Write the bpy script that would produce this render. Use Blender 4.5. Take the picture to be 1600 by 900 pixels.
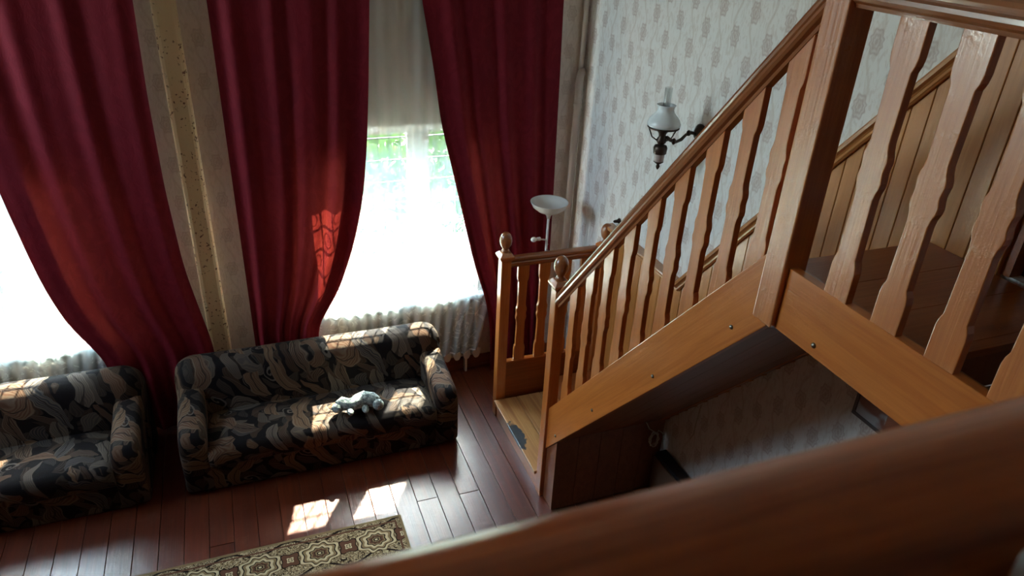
import bpy, bmesh, math, random
from mathutils import Vector, Matrix
random.seed(7)
for o in list(bpy.data.objects): bpy.data.objects.remove(o)
scene = bpy.context.scene
COL = scene.collection

# ------------------------------------------------------------------ camera, light, exposure
H = 4.2                                                     # eye height above the ground floor
YAW, PIT, ROLL, FPX = 0.382568572, 0.491980536, -0.0521685563, 1141.04
def cam_axes():
    cy, sy, cp, sp = math.cos(YAW), math.sin(YAW), math.cos(PIT), math.sin(PIT)
    fwd = Vector((sy*cp, cy*cp, -sp)); right = Vector((cy, -sy, 0)); down = fwd.cross(right)
    r = right*math.cos(ROLL) + down*math.sin(ROLL); d = -right*math.sin(ROLL) + down*math.cos(ROLL)
    return r, d, fwd
r_, d_, f_ = cam_axes()
cd = bpy.data.cameras.new('camera'); cam = bpy.data.objects.new('camera', cd); COL.objects.link(cam)
M = Matrix((r_, -d_, -f_)).transposed().to_4x4(); M.translation = (0, 0, H); cam.matrix_world = M
cd.sensor_width = 36; cd.lens = FPX/1600*36; cd.clip_start = 0.02; cd.clip_end = 200
cd.dof.use_dof = True; cd.dof.focus_distance = 5.0; cd.dof.aperture_fstop = 9.5
scene.camera = cam

EXPOSURE = 3.6
SUN_EL, SUN_TAN = math.radians(47.1), 0.6                     # elevation; travel -x per -y
sx, sy = -SUN_TAN, -1.0; n_ = math.hypot(sx, sy); sx, sy = sx/n_, sy/n_
sun_dir = Vector((sx*math.cos(SUN_EL), sy*math.cos(SUN_EL), -math.sin(SUN_EL)))
sl = bpy.data.lights.new('sun', 'SUN'); sl.energy = 12.5; sl.angle = math.radians(0.6); sl.color = (1, .86, .66)
so = bpy.data.objects.new('sun', sl); COL.objects.link(so); so.rotation_euler = sun_dir.to_track_quat('-Z', 'Y').to_euler(); so.location = (4, 12, 12)
w = bpy.data.worlds.new('sky'); scene.world = w; w.use_nodes = True
wn = w.node_tree.nodes; wl = w.node_tree.links; wn.clear()
sky = wn.new('ShaderNodeTexSky'); sky.sky_type = 'NISHITA'; sky.sun_disc = False; sky.sun_elevation = SUN_EL
sky.sun_rotation = math.atan2(-sun_dir.x, -sun_dir.y); sky.air_density = 1.2; sky.dust_density = 2.0
bg = wn.new('ShaderNodeBackground'); bg.inputs['Strength'].default_value = 0.5
hz = wn.new('ShaderNodeMix'); hz.data_type = 'RGBA'; hz.inputs[0].default_value = .25; hz.inputs[7].default_value = (7.2, 7.4, 7.4, 1)   # thin white haze over the blue
wl.new(sky.outputs[0], hz.inputs[6])
wo = wn.new('ShaderNodeOutputWorld'); wl.new(hz.outputs[2], bg.inputs[0]); wl.new(bg.outputs[0], wo.inputs[0])
scene.view_settings.view_transform = 'Standard'; scene.view_settings.look = 'None'
scene.view_settings.gamma = 1; scene.view_settings.exposure = EXPOSURE
scene.cycles.transparent_max_bounces = 24; scene.cycles.max_bounces = 10; scene.cycles.diffuse_bounces = 6
scene.cycles.caustics_reflective = False; scene.cycles.caustics_refractive = False; scene.cycles.sample_clamp_indirect = 6

def window_portal(name, loc, rot, sx, sy):                  # sampling portals for the sky light, at the window openings
    l = bpy.data.lights.new(name, 'AREA'); l.shape = 'RECTANGLE'; l.size = sx; l.size_y = sy; l.cycles.is_portal = True
    o = bpy.data.objects.new(name, l); COL.objects.link(o); o.location = loc; o.rotation_euler = rot

# ------------------------------------------------------------------ helpers: meshes
class MB:
    def __init__(s): s.v = []; s.f = []; s.smooth = set()
    def add(s, vs, fs, smooth=False):
        b = len(s.v); s.v += [tuple(v) for v in vs]
        for f in fs:
            if smooth: s.smooth.add(len(s.f))
            s.f.append(tuple(i+b for i in f))
        return s
    def box(s, x0, x1, y0, y1, z0, z1):
        return s.add([(x0,y0,z0),(x1,y0,z0),(x1,y1,z0),(x0,y1,z0),(x0,y0,z1),(x1,y0,z1),(x1,y1,z1),(x0,y1,z1)],
                     [(0,3,2,1),(4,5,6,7),(0,1,5,4),(1,2,6,5),(2,3,7,6),(3,0,4,7)])
    def loft(s, rings, smooth=False, closed=True, caps=True):
        n = len(rings[0]); vs = [p for r in rings for p in r]; fs = []
        for i in range(len(rings)-1):
            for j in range(n if closed else n-1):
                k = (j+1) % n
                fs.append((i*n+j, i*n+k, (i+1)*n+k, (i+1)*n+j))
        s.add(vs, fs, smooth)
        if caps and closed:
            b = len(s.v)-len(vs)
            s.f.append(tuple(b+j for j in reversed(range(n)))); s.f.append(tuple(b+(len(rings)-1)*n+j for j in range(n)))
        return s
    def prism(s, prof, fn, a, b, smooth=False):              # prof 2-D, fn(u,v,t)->3-D
        return s.loft([[fn(u, v, a) for u, v in prof], [fn(u, v, b) for u, v in prof]], smooth)
    def lathe(s, prof, c=(0,0,0), n=20, axis='z', smooth=True):
        rings = []
        for r, h in prof:
            ring = []
            for j in range(n):
                a = 2*math.pi*j/n; p = (r*math.cos(a), r*math.sin(a), h)
                if axis == 'x': p = (h, p[0], p[1])
                if axis == 'y': p = (p[0], h, p[1])
                ring.append((c[0]+p[0], c[1]+p[1], c[2]+p[2]))
            rings.append(ring)
        return s.loft(rings, smooth)
    def tube(s, pts, r, n=8, smooth=True):
        pts = [Vector(p) for p in pts]; rings = []; up = Vector((0.13, 0.27, 1)).normalized(); prev = None
        for i, p in enumerate(pts):
            t = (pts[min(i+1, len(pts)-1)]-pts[max(i-1, 0)]).normalized()
            if prev is None: a = t.cross(up if abs(t.dot(up)) < .95 else Vector((1,0,0))).normalized()
            else: a = (prev - t*prev.dot(t)).normalized()
            prev = a; b = t.cross(a); rr = r[i] if isinstance(r, (list, tuple)) else r
            rings.append([p+a*(rr*math.cos(2*math.pi*j/n))+b*(rr*math.sin(2*math.pi*j/n)) for j in range(n)])
        return s.loft(rings, smooth)
    def ball(s, c, rx, ry, rz, n=16, m=10):
        rings = []
        for i in range(m+1):
            a = math.pi*(.02+.96*i/m); rings.append([(c[0]+rx*math.sin(a)*math.cos(2*math.pi*j/n), c[1]+ry*math.sin(a)*math.sin(2*math.pi*j/n), c[2]-rz*math.cos(a)) for j in range(n)])
        return s.loft(rings, True)
    def mesh(s, name, mat):
        me = bpy.data.meshes.new(name); me.from_pydata(s.v, [], s.f)
        for i in s.smooth: me.polygons[i].use_smooth = True
        bm = bmesh.new(); bm.from_mesh(me); bmesh.ops.recalc_face_normals(bm, faces=bm.faces); bm.to_mesh(me); bm.free()
        if mat: me.materials.append(mat)
        return me
    def build(s, name, mat, parent=None, loc=(0,0,0), bevel=0, seg=2, subsurf=0, smooth=False):
        o = bpy.data.objects.new(name, s.mesh(name, mat)); COL.objects.link(o); o.location = loc
        if parent is not None: o.parent = parent
        if smooth:
            for p in o.data.polygons: p.use_smooth = True
        if bevel:
            m = o.modifiers.new('bevel', 'BEVEL'); m.width = bevel; m.segments = seg; m.limit_method = 'ANGLE'; m.angle_limit = math.radians(40)
        if subsurf:
            m = o.modifiers.new('subsurf', 'SUBSURF'); m.levels = m.render_levels = subsurf
        return o
def linked(name, me, parent, loc=(0,0,0), bevel=0):
    o = bpy.data.objects.new(name, me); COL.objects.link(o); o.parent = parent; o.location = loc
    if bevel:
        m = o.modifiers.new('bevel', 'BEVEL'); m.width = bevel; m.segments = 2; m.limit_method = 'ANGLE'
    return o
def empty(name, loc=(0,0,0)):
    o = bpy.data.objects.new(name, None); COL.objects.link(o); o.location = loc; o.empty_display_size = .1; return o
def tag(o, label, cat, group=None, kind=None):
    o['label'] = label; o['category'] = cat
    if group: o['group'] = group
    if kind: o['kind'] = kind
    return o
def struct(o): o['kind'] = 'structure'; return o

# ------------------------------------------------------------------ helpers: node materials
class N:
    """tiny expression builder: N(tree, socket) with + - * / and functions makes Math nodes"""
    def __init__(s, t, k): s.t = t; s.k = k
    def _m(s, op, *a):
        n = s.t.nodes.new('ShaderNodeMath'); n.operation = op
        for i, x in enumerate((s,)+a):
            if isinstance(x, N): s.t.links.new(x.k, n.inputs[i])
            else: n.inputs[i].default_value = x
        return N(s.t, n.outputs[0])
    def __add__(s, o): return s._m('ADD', o)
    __radd__ = __add__
    def __sub__(s, o): return s._m('SUBTRACT', o)
    def __rsub__(s, o): return (s*-1.0)+o
    def __mul__(s, o): return s._m('MULTIPLY', o)
    __rmul__ = __mul__
    def __truediv__(s, o): return s._m('DIVIDE', o)
    def sin(s): return s._m('SINE')
    def cos(s): return s._m('COSINE')
    def abs(s): return s._m('ABSOLUTE')
    def fract(s): return s._m('FRACT')
    def sqrt(s): return s._m('SQRT')
    def floor(s): return s._m('FLOOR')
    def lt(s, o): return s._m('LESS_THAN', o)
    def gt(s, o): return s._m('GREATER_THAN', o)
    def min(s, o): return s._m('MINIMUM', o)
    def max(s, o): return s._m('MAXIMUM', o)
    def pow(s, o): return s._m('POWER', o)
    def atan2(s, o): return s._m('ARCTAN2', o)
    def step(s, a, b):                                       # smoothstep a..b -> 0..1
        n = s.t.nodes.new('ShaderNodeMapRange'); n.interpolation_type = 'SMOOTHSTEP'; s.t.links.new(s.k, n.inputs['Value'])
        n.inputs['From Min'].default_value = a; n.inputs['From Max'].default_value = b
        return N(s.t, n.outputs['Result'])
class Mat:
    def __init__(s, name):
        s.m = bpy.data.materials.new(name); s.m.use_nodes = True; s.t = s.m.node_tree; s.t.nodes.clear()
        s.out = s.t.nodes.new('ShaderNodeOutputMaterial')
    def node(s, kind): return s.t.nodes.new(kind)
    def link(s, a, b): s.t.links.new(a.k if isinstance(a, N) else a, b)
    def obj(s):
        tc = s.node('ShaderNodeTexCoord'); return tc.outputs['Object']
    def xyz(s, world=False):
        src = s.node('ShaderNodeNewGeometry').outputs['Position'] if world else s.obj()
        p = s.node('ShaderNodeSeparateXYZ'); s.t.links.new(src, p.inputs[0]); return [N(s.t, p.outputs[i]) for i in range(3)]
    def vec(s, x, y, z):
        c = s.node('ShaderNodeCombineXYZ')
        for i, q in enumerate((x, y, z)):
            if isinstance(q, N): s.link(q, c.inputs[i])
            else: c.inputs[i].default_value = q
        return c.outputs[0]
    def noise(s, vec, scale, detail=3, rough=.5, dist=0):
        n = s.node('ShaderNodeTexNoise'); n.inputs['Scale'].default_value = scale; n.inputs['Detail'].default_value = detail
        n.inputs['Roughness'].default_value = rough; n.inputs['Distortion'].default_value = dist
        if vec is not None: s.t.links.new(vec, n.inputs['Vector'])
        return N(s.t, n.outputs['Fac'])
    def voronoi(s, vec, scale, dims='2D', feature='F1'):
        n = s.node('ShaderNodeTexVoronoi'); n.voronoi_dimensions = dims; n.feature = feature; n.inputs['Scale'].default_value = scale
        s.t.links.new(vec, n.inputs['Vector']); return n
    def mix(s, fac, a, b):
        n = s.node('ShaderNodeMix'); n.data_type = 'RGBA'
        for i, q in ((0, fac), (6, a), (7, b)):
            if isinstance(q, N): s.link(q, n.inputs[i])
            elif hasattr(q, 'is_linked'): s.t.links.new(q, n.inputs[i])
            elif i == 0: n.inputs[i].default_value = q
            else: n.inputs[i].default_value = (*q, 1)
        return n.outputs[2]
    def ramp(s, fac, stops, const=False):
        n = s.node('ShaderNodeValToRGB'); cr = n.color_ramp
        if const: cr.interpolation = 'CONSTANT'
        while len(cr.elements) > 1: cr.elements.remove(cr.elements[-1])
        cr.elements[0].position = stops[0][0]; cr.elements[0].color = (*stops[0][1], 1)
        for p, c in stops[1:]:
            e = cr.elements.new(p); e.color = (*c, 1)
        s.link(fac, n.inputs[0]); return n.outputs[0]
    def rand(s): return N(s.t, s.node('ShaderNodeObjectInfo').outputs['Random'])
    def bsdf(s, color, rough=.5, spec=.5, coat=0, coat_rough=.1, metal=0, bump=None, bump_d=.002, sheen=0, coat_ior=1.5):
        b = s.node('ShaderNodeBsdfPrincipled')
        for k, q in (('Base Color', color), ('Roughness', rough)):
            if isinstance(q, N): s.link(q, b.inputs[k])
            elif hasattr(q, 'is_linked'): s.t.links.new(q, b.inputs[k])
            elif k == 'Base Color': b.inputs[k].default_value = (*q, 1)
            else: b.inputs[k].default_value = q
        b.inputs['Specular IOR Level'].default_value = spec; b.inputs['Metallic'].default_value = metal
        b.inputs['Coat Weight'].default_value = coat; b.inputs['Coat IOR'].default_value = coat_ior; b.inputs['Coat Roughness'].default_value = coat_rough
        if sheen: b.inputs['Sheen Weight'].default_value = sheen
        if bump is not None:
            n = s.node('ShaderNodeBump'); n.inputs['Distance'].default_value = bump_d; n.inputs['Strength'].default_value = 1
            s.link(bump, n.inputs['Height']); s.t.links.new(n.outputs[0], b.inputs['Normal'])
            if coat: s.t.links.new(n.outputs[0], b.inputs['Coat Normal'])
        return b.outputs[0]
    def done(s, shader): s.t.links.new(shader, s.out.inputs[0]); return s.m
def plain(name, c, rough=.5, spec=.5, metal=0, coat=0, sheen=0):
    m = Mat(name); return m.done(m.bsdf(c, rough, spec, coat, .1, metal, sheen=sheen))

def wood(name, axis, light, dark, rough=.30, coat=.5, var=.25, scale=1.0, wear=0.0, coat_rough=.18):
    m = Mat(name); x, y, z = m.xyz(); r = m.rand()
    a = Vector(axis).normalized(); b = a.orthogonal().normalized(); c = a.cross(b)
    dot = lambda v: x*v.x+y*v.y+z*v.z
    u, p, q = dot(a), dot(b), dot(c)
    off = r*37.0
    vec = m.vec(u*(.9*scale)+off, p*(14*scale)+off, q*(14*scale))
    g = m.noise(vec, 1.6, 5, .6, .6)
    fine = m.noise(m.vec(u*(3*scale)+off, p*(90*scale), q*(90*scale)), 1.0, 3, .6)
    k = (g*.75+fine*.35).step(.30, .78)
    col = m.mix(k, dark, light)
    tint = m.mix(r*var, col, dark)
    if wear:
        wv = m.noise(m.vec(x, y, z), 9, 5, .65).step(.52, .7)*wear
        rough_n = m.noise(m.vec(x, y, z), 14, 4, .6)*.25+(rough-.1)
        return m.done(m.bsdf(m.mix(wv*.10, tint, (.5, .36, .24)), rough_n, .5, coat, coat_rough, bump=fine*.6+g*.4+wv*.5, bump_d=.0012, coat_ior=2.0 if wear == 1 else 1.5))
    return m.done(m.bsdf(tint, rough, .5, coat, coat_rough, bump=fine*.6+g*.4, bump_d=.001))

PINE_L, PINE_D = (.58, .185, .036), (.40, .102, .014)
W = {
 'z': wood('varnished_pine_upright', (0,0,1), PINE_L, PINE_D, wear=1, coat=.8, coat_rough=.24),
 'y': wood('varnished_pine_along', (0,1,0), PINE_L, PINE_D),
 'x': wood('varnished_pine_across', (1,0,0), PINE_L, PINE_D),
 's': wood('varnished_pine_slope', (0,-1,1.155), PINE_L, PINE_D),
 'rail_s': wood('handrail_slope', (0,-1,1.155), (.34, .11, .032), (.22, .062, .018), coat=.9, coat_rough=.1),
 'rail_y': wood('handrail_along', (0,1,0), (.34, .11, .032), (.22, .062, .018), coat=.9, coat_rough=.1),
 'rail_x': wood('handrail_across', (1,0,0), (.34, .11, .032), (.22, .062, .018), coat=.8, coat_rough=.12),
 'tread': wood('tread_wood', (1,0,0), (.36, .105, .026), (.23, .058, .014), coat=.2),
 'wains': wood('wainscot_pine', (0,0,1), (.52, .215, .055), (.38, .132, .028), rough=.33, var=.35),
 'floor': wood('red_floor_boards', (0,1,0), (.155, .026, .006), (.062, .010, .0035), rough=.34, coat=.7, var=.5, coat_rough=.28, wear=.5),
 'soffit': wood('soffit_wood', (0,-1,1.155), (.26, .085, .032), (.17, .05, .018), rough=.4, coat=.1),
 'fore': wood('gallery_rail_wood', (1,0,0), (.66, .165, .040), (.20, .036, .010), coat=.2, coat_rough=.25, scale=1.6),
}

def wallpaper(name, uaxis, base=(.70,.68,.66), med=(.42,.33,.305), stripe=(.56,.495,.455)):
    m = Mat(name); x, y, z = m.xyz(world=True); u = (x if uaxis == 'x' else y)
    P, Q = .306, .306
    wob = (z*(2*math.pi/Q)).sin()*.026
    def cell(du, dv):
        a = ((u+du)/P).fract()-.5; b = ((z+dv)/Q).fract()-.5
        return a*P, b*Q
    masks = []
    for du, dv in ((0, 0), (P/2, Q/2)):
        a, b = cell(du, dv)
        rr = ((a/.046).pow(2)+(b/.070).pow(2)).sqrt()
        th = a.atan2(b)
        rr2 = rr*(1.0+(th*8).cos()*.10)
        body = 1.0-rr2.step(.82, 1.02)
        rings = ((rr2*17).sin()*.5+.5)*.6+.4
        masks.append(body*rings)
    medm = masks[0].max(masks[1])
    s1 = ((((u+wob)/(P/2)).fract()-.5).abs()*2).step(.80, 1.0)
    fil = m.noise(m.vec(u*26, z*9, 0), 1.4, 3, .6, 1.2).step(.48, .62)
    nz = m.noise(m.vec(x, y, z), 1.1, 3, .5)
    c = m.mix(s1*.75, base, stripe)
    c = m.mix(fil*.6, c, stripe)
    c = m.mix(medm*.72, c, med)
    c = m.mix(nz*.12, c, (.48,.42,.36))
    return m.done(m.bsdf(c, .7, .25, bump=medm*.5+fil*.3, bump_d=.0015))
WP_R, WP_B = wallpaper('wallpaper_right', 'y'), wallpaper('wallpaper_back', 'x', base=(.80,.69,.61), med=(.60,.47,.40), stripe=(.69,.57,.49))
PLASTER = plain('warm_wall_paint', (.44, .31, .24), .8, .2)
WHITE = plain('white_paint', (.80, .82, .82), .4)
IRON = plain('black_iron', (.05, .055, .06), .5)
BRASS = plain('aged_bronze', (.07, .045, .035), .38, metal=.7)
CHROME = plain('chrome', (.6, .6, .62), .22, metal=1)
STEEL = plain('screw_steel', (.20, .18, .16), .35, metal=1)
BLACK = plain('black_plastic', (.012, .012, .013), .45)

# ------------------------------------------------------------------ setting
XR, YB, XL, YF, ZC = 2.90, 5.83, -3.9, -2.6, 5.5
WT = .30
WIN = [(.59, 1.99), (-2.55, -1.15)]; WZ = (.86, 2.50)
# floor with boards
fl = struct(MB().box(XL, XR, YF, YB, -.12, -.022).build('floor', W['floor']))
bw = .168; n = int(math.ceil((XR-XL)/bw)); bmesh_cache = {}
for i in range(n):
    x0 = XL+i*bw; x1 = min(x0+bw-.0035, XR)
    cut = 1.2+random.random()*3.4
    for (a, b) in ((YF, cut), (cut+.003, YB)):
        dz = random.uniform(-.0012, .0012)
        MB().box(x0, x1, a, b, -.022, dz).build('floor_board', W['floor'], fl, bevel=.002, seg=1)
# back wall with two window openings
mb = MB(); xs = sorted([XL-WT, XR+WT]+[v for w_ in WIN for v in w_])
mb.box(XL-WT, XR+WT, YB, YB+WT, -.12, WZ[0]); mb.box(XL-WT, XR+WT, YB, YB+WT, WZ[1], ZC)
mb.box(XL-WT, WIN[1][0], YB, YB+WT, WZ[0], WZ[1]); mb.box(WIN[1][1], WIN[0][0], YB, YB+WT, WZ[0], WZ[1]); mb.box(WIN[0][1], XR+WT, YB, YB+WT, WZ[0], WZ[1])
struct(mb.build('wall_back', WP_B))
# right wall with the doorway on the landing
ZL = 2.92; DY0, DY1, DZ1 = .82, 1.76, ZL+2.0
mb = MB(); mb.box(XR, XR+.2, DY1, YB, -.12, ZC); mb.box(XR, XR+.2, YF, DY0, -.12, ZC); mb.box(XR, XR+.2, DY0, DY1, -.12, ZL); mb.box(XR, XR+.2, DY0, DY1, DZ1, ZC)
struct(mb.build('wall_right', WP_R))
dr = struct(MB().box(XR+.06, XR+.10, DY0, DY1, ZL, DZ1).build('door_1', wood('dark_door_wood', (0,0,1), (.07,.025,.014), (.035,.012,.008))))
MB().box(XR-.012, XR+.06, DY0-.07, DY0+.01, ZL, DZ1+.07).box(XR-.012, XR+.06, DY1-.01, DY1+.03, ZL, DZ1+.07).box(XR-.012, XR+.06, DY0, DY1, DZ1, DZ1+.07).build('door_frame', W['tread'], dr)
MB().tube([(XR+.06, DY0+.09, ZL+1.0), (XR+.01, DY0+.09, ZL+1.0), (XR+.005, DY0+.2, ZL+1.0)], .009).build('door_handle', BRASS, dr)
# left wall with an unseen tall window, placed to light the right wall; front wall, ceiling
LW = [(4.2, 5.68)]; LZ = (3.0, 5.3)
mb = MB(); mb.box(XL-WT, XL, YF, YB, -.12, LZ[0]); mb.box(XL-WT, XL, YF, YB, LZ[1], ZC); ys = [YF, LW[0][0], LW[0][1], YB]
for i in (0, 2): mb.box(XL-WT, XL, ys[i], ys[i+1], LZ[0], LZ[1])
struct(mb.build('wall_left', PLASTER))
struct(MB().box(XL-WT, XR+WT, YF-.2, YF, -.12, ZC).build('wall_front', PLASTER))
struct(MB().box(XL-WT, XR+WT, YF-.2, YB+WT, ZC, ZC+.15).build('ceiling', plain('ceiling_paint', (.76,.72,.68), .8, .2)))
# upper floor the photographer stands on
ZU = 2.75
struct(MB().box(XL, 1.93, YF, .24, ZU-.25, ZU).box(1.93, XR, YF, 1.365, ZU-.25, ZU).build('floor_upper', W['floor']))
# skirting under the windows
bb = struct(MB().box(XL, XR-.03, YB-.022, YB-.001, 0.002, .13).box(XL, XR-.03, YB-.034, YB-.022, 0.002, .03).build('baseboard_back', wood('skirting_wood', (1,0,0), (.26,.07,.03), (.15,.035,.016)), bevel=.004))

# windows -----------------------------------------------------------
def glass_mat():
    m = Mat('window_glass'); t = m.node('ShaderNodeBsdfTransparent'); t.inputs[0].default_value = (.91, .98, .985, 1)
    g = m.node('ShaderNodeBsdfGlossy'); g.inputs['Roughness'].default_value = .02
    mx = m.node('ShaderNodeMixShader'); mx.inputs[0].default_value = .05; m.t.links.new(t.outputs[0], mx.inputs[1]); m.t.links.new(g.outputs[0], mx.inputs[2])
    return m.done(mx.outputs[0])
GLASS = glass_mat()
def make_window(name, x0, x1, z0, z1, mull):
    y0, y1 = YB+.10, YB+.17; f = .055
    wdw = struct(MB().box(x0, x1, y0, y1, z0, z0+f).box(x0, x1, y0, y1, z1-f, z1).box(x0, x0+f, y0, y1, z0+f, z1-f).box(x1-f, x1, y0, y1, z0+f, z1-f).build(name, WHITE, bevel=.004))
    MB().box(mull-.05, mull+.05, y0-.01, y1+.01, z0+f, z1-f).build('mullion', WHITE, wdw, bevel=.006)
    for a, b in ((x0+f, mull-.05), (mull+.05, x1-f)):
        s = .045
        sash = MB().box(a, b, y0+.012, y1-.012, z0+f, z0+f+s).box(a, b, y0+.012, y1-.012, z1-f-s, z1-f).box(a, a+s, y0+.012, y1-.012, z0+f+s, z1-f-s).box(b-s, b, y0+.012, y1-.012, z0+f+s, z1-f-s).build('sash', WHITE, wdw, bevel=.003)
        MB().box(a+s, b-s, y0+.032, y0+.037, z0+f+s, z1-f-s).build('pane', GLASS, sash)
    MB().box(x0-.06, x1+.06, YB-.10, y0, z0-.04, z0+.004).build('window_sill', WHITE, wdw, bevel=.008)
    # wrought iron grille outside the glass
    g = MB(); yg = YB+WT-.03; k = 0
    for z in [z0+.06+.2*i for i in range(9)]: g.box(x0, x1, yg-.006, yg+.006, z-.006, z+.006)
    grille = g.build('window_grille', IRON, wdw)
    x = x0+.05
    while x < x1-.02:
        MB().box(x-.0045, x+.0045, yg-.012, yg-.003, z0, z1).build('grille_bar', IRON, grille); x += .10
    o = MB(); x = x0+.10; i = 0
    while x < x1-.03:
        for j in range(8):
            if (i+j) % 2 == 0:
                c = (x, yg, z0+.16+.2*j)
                o.tube([(c[0]+.032*math.cos(a), c[1], c[2]+.055*math.sin(a)) for a in [2*math.pi*q/12 for q in range(13)]], .0035, 5)
        x += .10; i += 1
    sc = o.build('grille_scroll', IRON, grille); sc['kind'] = 'stuff'
    return wdw
make_window('window_1', *WIN[0], *WZ, 1.46)
make_window('window_2', *WIN[1], *WZ, -1.68)
for i, (a, b) in enumerate(LW):
    x0, x1 = XL-.2, XL-.13
    wdw = struct(MB().box(x0, x1, a, b, LZ[0], LZ[0]+.06).box(x0, x1, a, b, LZ[1]-.06, LZ[1]).box(x0, x1, a, a+.06, LZ[0]+.06, LZ[1]-.06).box(x0, x1, b-.06, b, LZ[0]+.06, LZ[1]-.06).box(x0, x1, (a+b)/2-.04, (a+b)/2+.04, LZ[0]+.06, LZ[1]-.06).build('window_%d' % (i+3), WHITE))
    MB().box(x0+.03, x0+.035, a+.06, b-.06, LZ[0]+.06, LZ[1]-.06).build('pane', GLASS, wdw)
    window_portal('portal_left', (XL-WT-.02, (a+b)/2, sum(LZ)/2), (0, -math.pi/2, 0), LZ[1]-LZ[0], b-a)
for a, b in WIN: window_portal('portal_back', ((a+b)/2, YB+WT+.02, sum(WZ)/2), (-math.pi/2, 0, 0), b-a, WZ[1]-WZ[0])

# pipe casing between the windows: pale speckled half-round column
def casing_mat():
    m = Mat('speckled_casing'); x, y, z = m.xyz(world=True); v = m.vec(x, y, z)
    s = m.noise(v, 34, 2, .6).step(.60, .65)*m.noise(v, 5, 2).step(.38, .5)
    n = m.noise(m.vec(x*3, y*3, z), 3, 4)
    c = m.mix(s*.9, m.mix(n, (.74,.55,.32), (.82,.66,.43)), (.12,.03,.015))
    return m.done(m.bsdf(c, .6, .3, bump=n, bump_d=.004))
prof = [(-.088,0),(-.086,-.045),(-.076,-.060),(-.055,-.066),(.045,-.066),(.064,-.060),(.074,-.045),(.076,0)]
tr = MB(); tr.loft([[(-.335+u, YB-.001+v_, z) for u, v_ in prof] for z in (0.14, 1, 2, 3, 4, ZC-.01)])
struct(tr.build('trim_2', casing_mat()))

# ------------------------------------------------------------------ outside
def ground_mat():
    m = Mat('darkened_yard'); x, y, z = m.xyz(world=True); n_ = m.noise(m.vec(x, y, z), .7, 4)  # ground colour darkened to hold down the glare through the lower panes
    return m.done(m.bsdf(m.mix(n_.step(.35, .65), (.040,.055,.030), (.075,.095,.05)), .8, .2))
struct(MB().box(-40, 40, YB+WT+.01, 60, -.9, -.7).build('ground', ground_mat()))
def leaf_mat():
    m = Mat('leaves'); r = m.noise(m.obj(), 3, 3)
    c = m.mix(r, (.025,.075,.015), (.08,.16,.04)); d = m.node('ShaderNodeBsdfDiffuse'); t = m.node('ShaderNodeBsdfTranslucent')
    m.t.links.new(c, d.inputs[0]); m.t.links.new(c, t.inputs[0]); mx = m.node('ShaderNodeMixShader'); mx.inputs[0].default_value = .35
    m.t.links.new(d.outputs[0], mx.inputs[1]); m.t.links.new(t.outputs[0], mx.inputs[2]); return m.done(mx.outputs[0])
LEAF = leaf_mat(); BARK = plain('bark', (.12,.085,.06), .9)
def bush(x, y, r, h, label):
    b = empty('garden_shrub', (x, y, -.7)); tag(b, label, 'shrub', 'shrubs in the yard outside the windows')
    MB().tube([(0,0,0), (.03,0,h*.35), (0,.04,h*.7)], [.06,.045,.02], 7).build('stem', BARK, b)
    rnd = random.Random(int(x*97+y*13)); m = MB()
    for i in range(2600):
        a, e, q = rnd.uniform(0, 2*math.pi), rnd.uniform(-.9, 1), rnd.random()**.4
        ce = math.sqrt(max(0, 1-e*e)); c = Vector((r*q*ce*math.cos(a), r*q*ce*math.sin(a), h*.55+h*.45*q*e))
        d1 = Vector((rnd.uniform(-1,1), rnd.uniform(-1,1), rnd.uniform(-1,1))).normalized(); d2 = d1.orthogonal().normalized(); s = rnd.uniform(.06, .12)
        m.add([c-d1*s, c+d2*s*.5, c+d1*s, c-d2*s*.5], [(0,1,2,3)])
    f = m.build('foliage', LEAF, b); f['kind'] = 'stuff'
for x, y, r, h, lb in ((1.15,9.3,1.0,3.2,'shaded green shrub in the yard behind the left pane of the middle window'), (3.2,9.5,1.0,3.2,'shaded green shrub in the yard behind the right pane of the middle window'), (-1.1,9.4,1.0,3.0,'green yard shrub farther left, hidden behind the red curtain'), (-3.3,9.4,1.05,3.0,'green yard shrub seen through the far left window')):
    bush(x, y, r, h, lb)

# ------------------------------------------------------------------ staircase
XS = 1.925                                                   # outer face of strings and balusters
SL = 1.155
z_top = lambda y: 1.888+SL*(3.045-y)
z_bot = lambda y: 1.500+SL*(3.045-y)
z_rail = lambda y: 2.742+SL*(3.045-y)                         # underside of the sloping handrail
PZ = .19                                                      # platform of the first step
stair = tag(empty('staircase', (2.35, 4.0, 0)), 'varnished orange pine staircase with sawn flat balusters climbing the right wall', 'staircase')
SO = Vector(stair.location)
def sp(name, mb, mat, parent=None, **k):                      # part of the staircase, world coordinates
    pl = SO if parent is None else SO
    o = mb.build(name, mat, parent or stair, **k)
    o.location = -SO if parent is None else (0,0,0)
    return o
def newel(x0, y0, z0, zc, finial=True, s=.086, label=None):
    m = MB().box(x0, x0+s, y0, y0+s, z0, zc)
    p = sp('newel_post', m, W['z'], bevel=.006)
    cx, cy, e = x0+s/2, y0+s/2, s/2
    c = MB(); r = lambda w, z: [(cx-w, cy-w, z), (cx+w, cy-w, z), (cx+w, cy+w, z), (cx-w, cy+w, z)]
    c.loft([r(e+.001, zc-.03), r(e+.008, zc-.02), r(e+.020, zc), r(e+.020, zc+.012), r(e-.004, zc+.04)])
    sp('newel_cap', c, W['z'], p, bevel=.002)
    if finial:
        f = MB().lathe([(.028, zc+.038), (.034, zc+.048), (.030, zc+.060), (.022, zc+.068), (.034, zc+.082), (.046, zc+.105), (.052, zc+.135), (.050, zc+.165), (.040, zc+.192), (.022, zc+.210), (.004, zc+.216)], (cx, cy, 0), 22)
        sp('finial', f, W['rail_y'], p)
    if label: p['label'] = label
    return p
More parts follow.
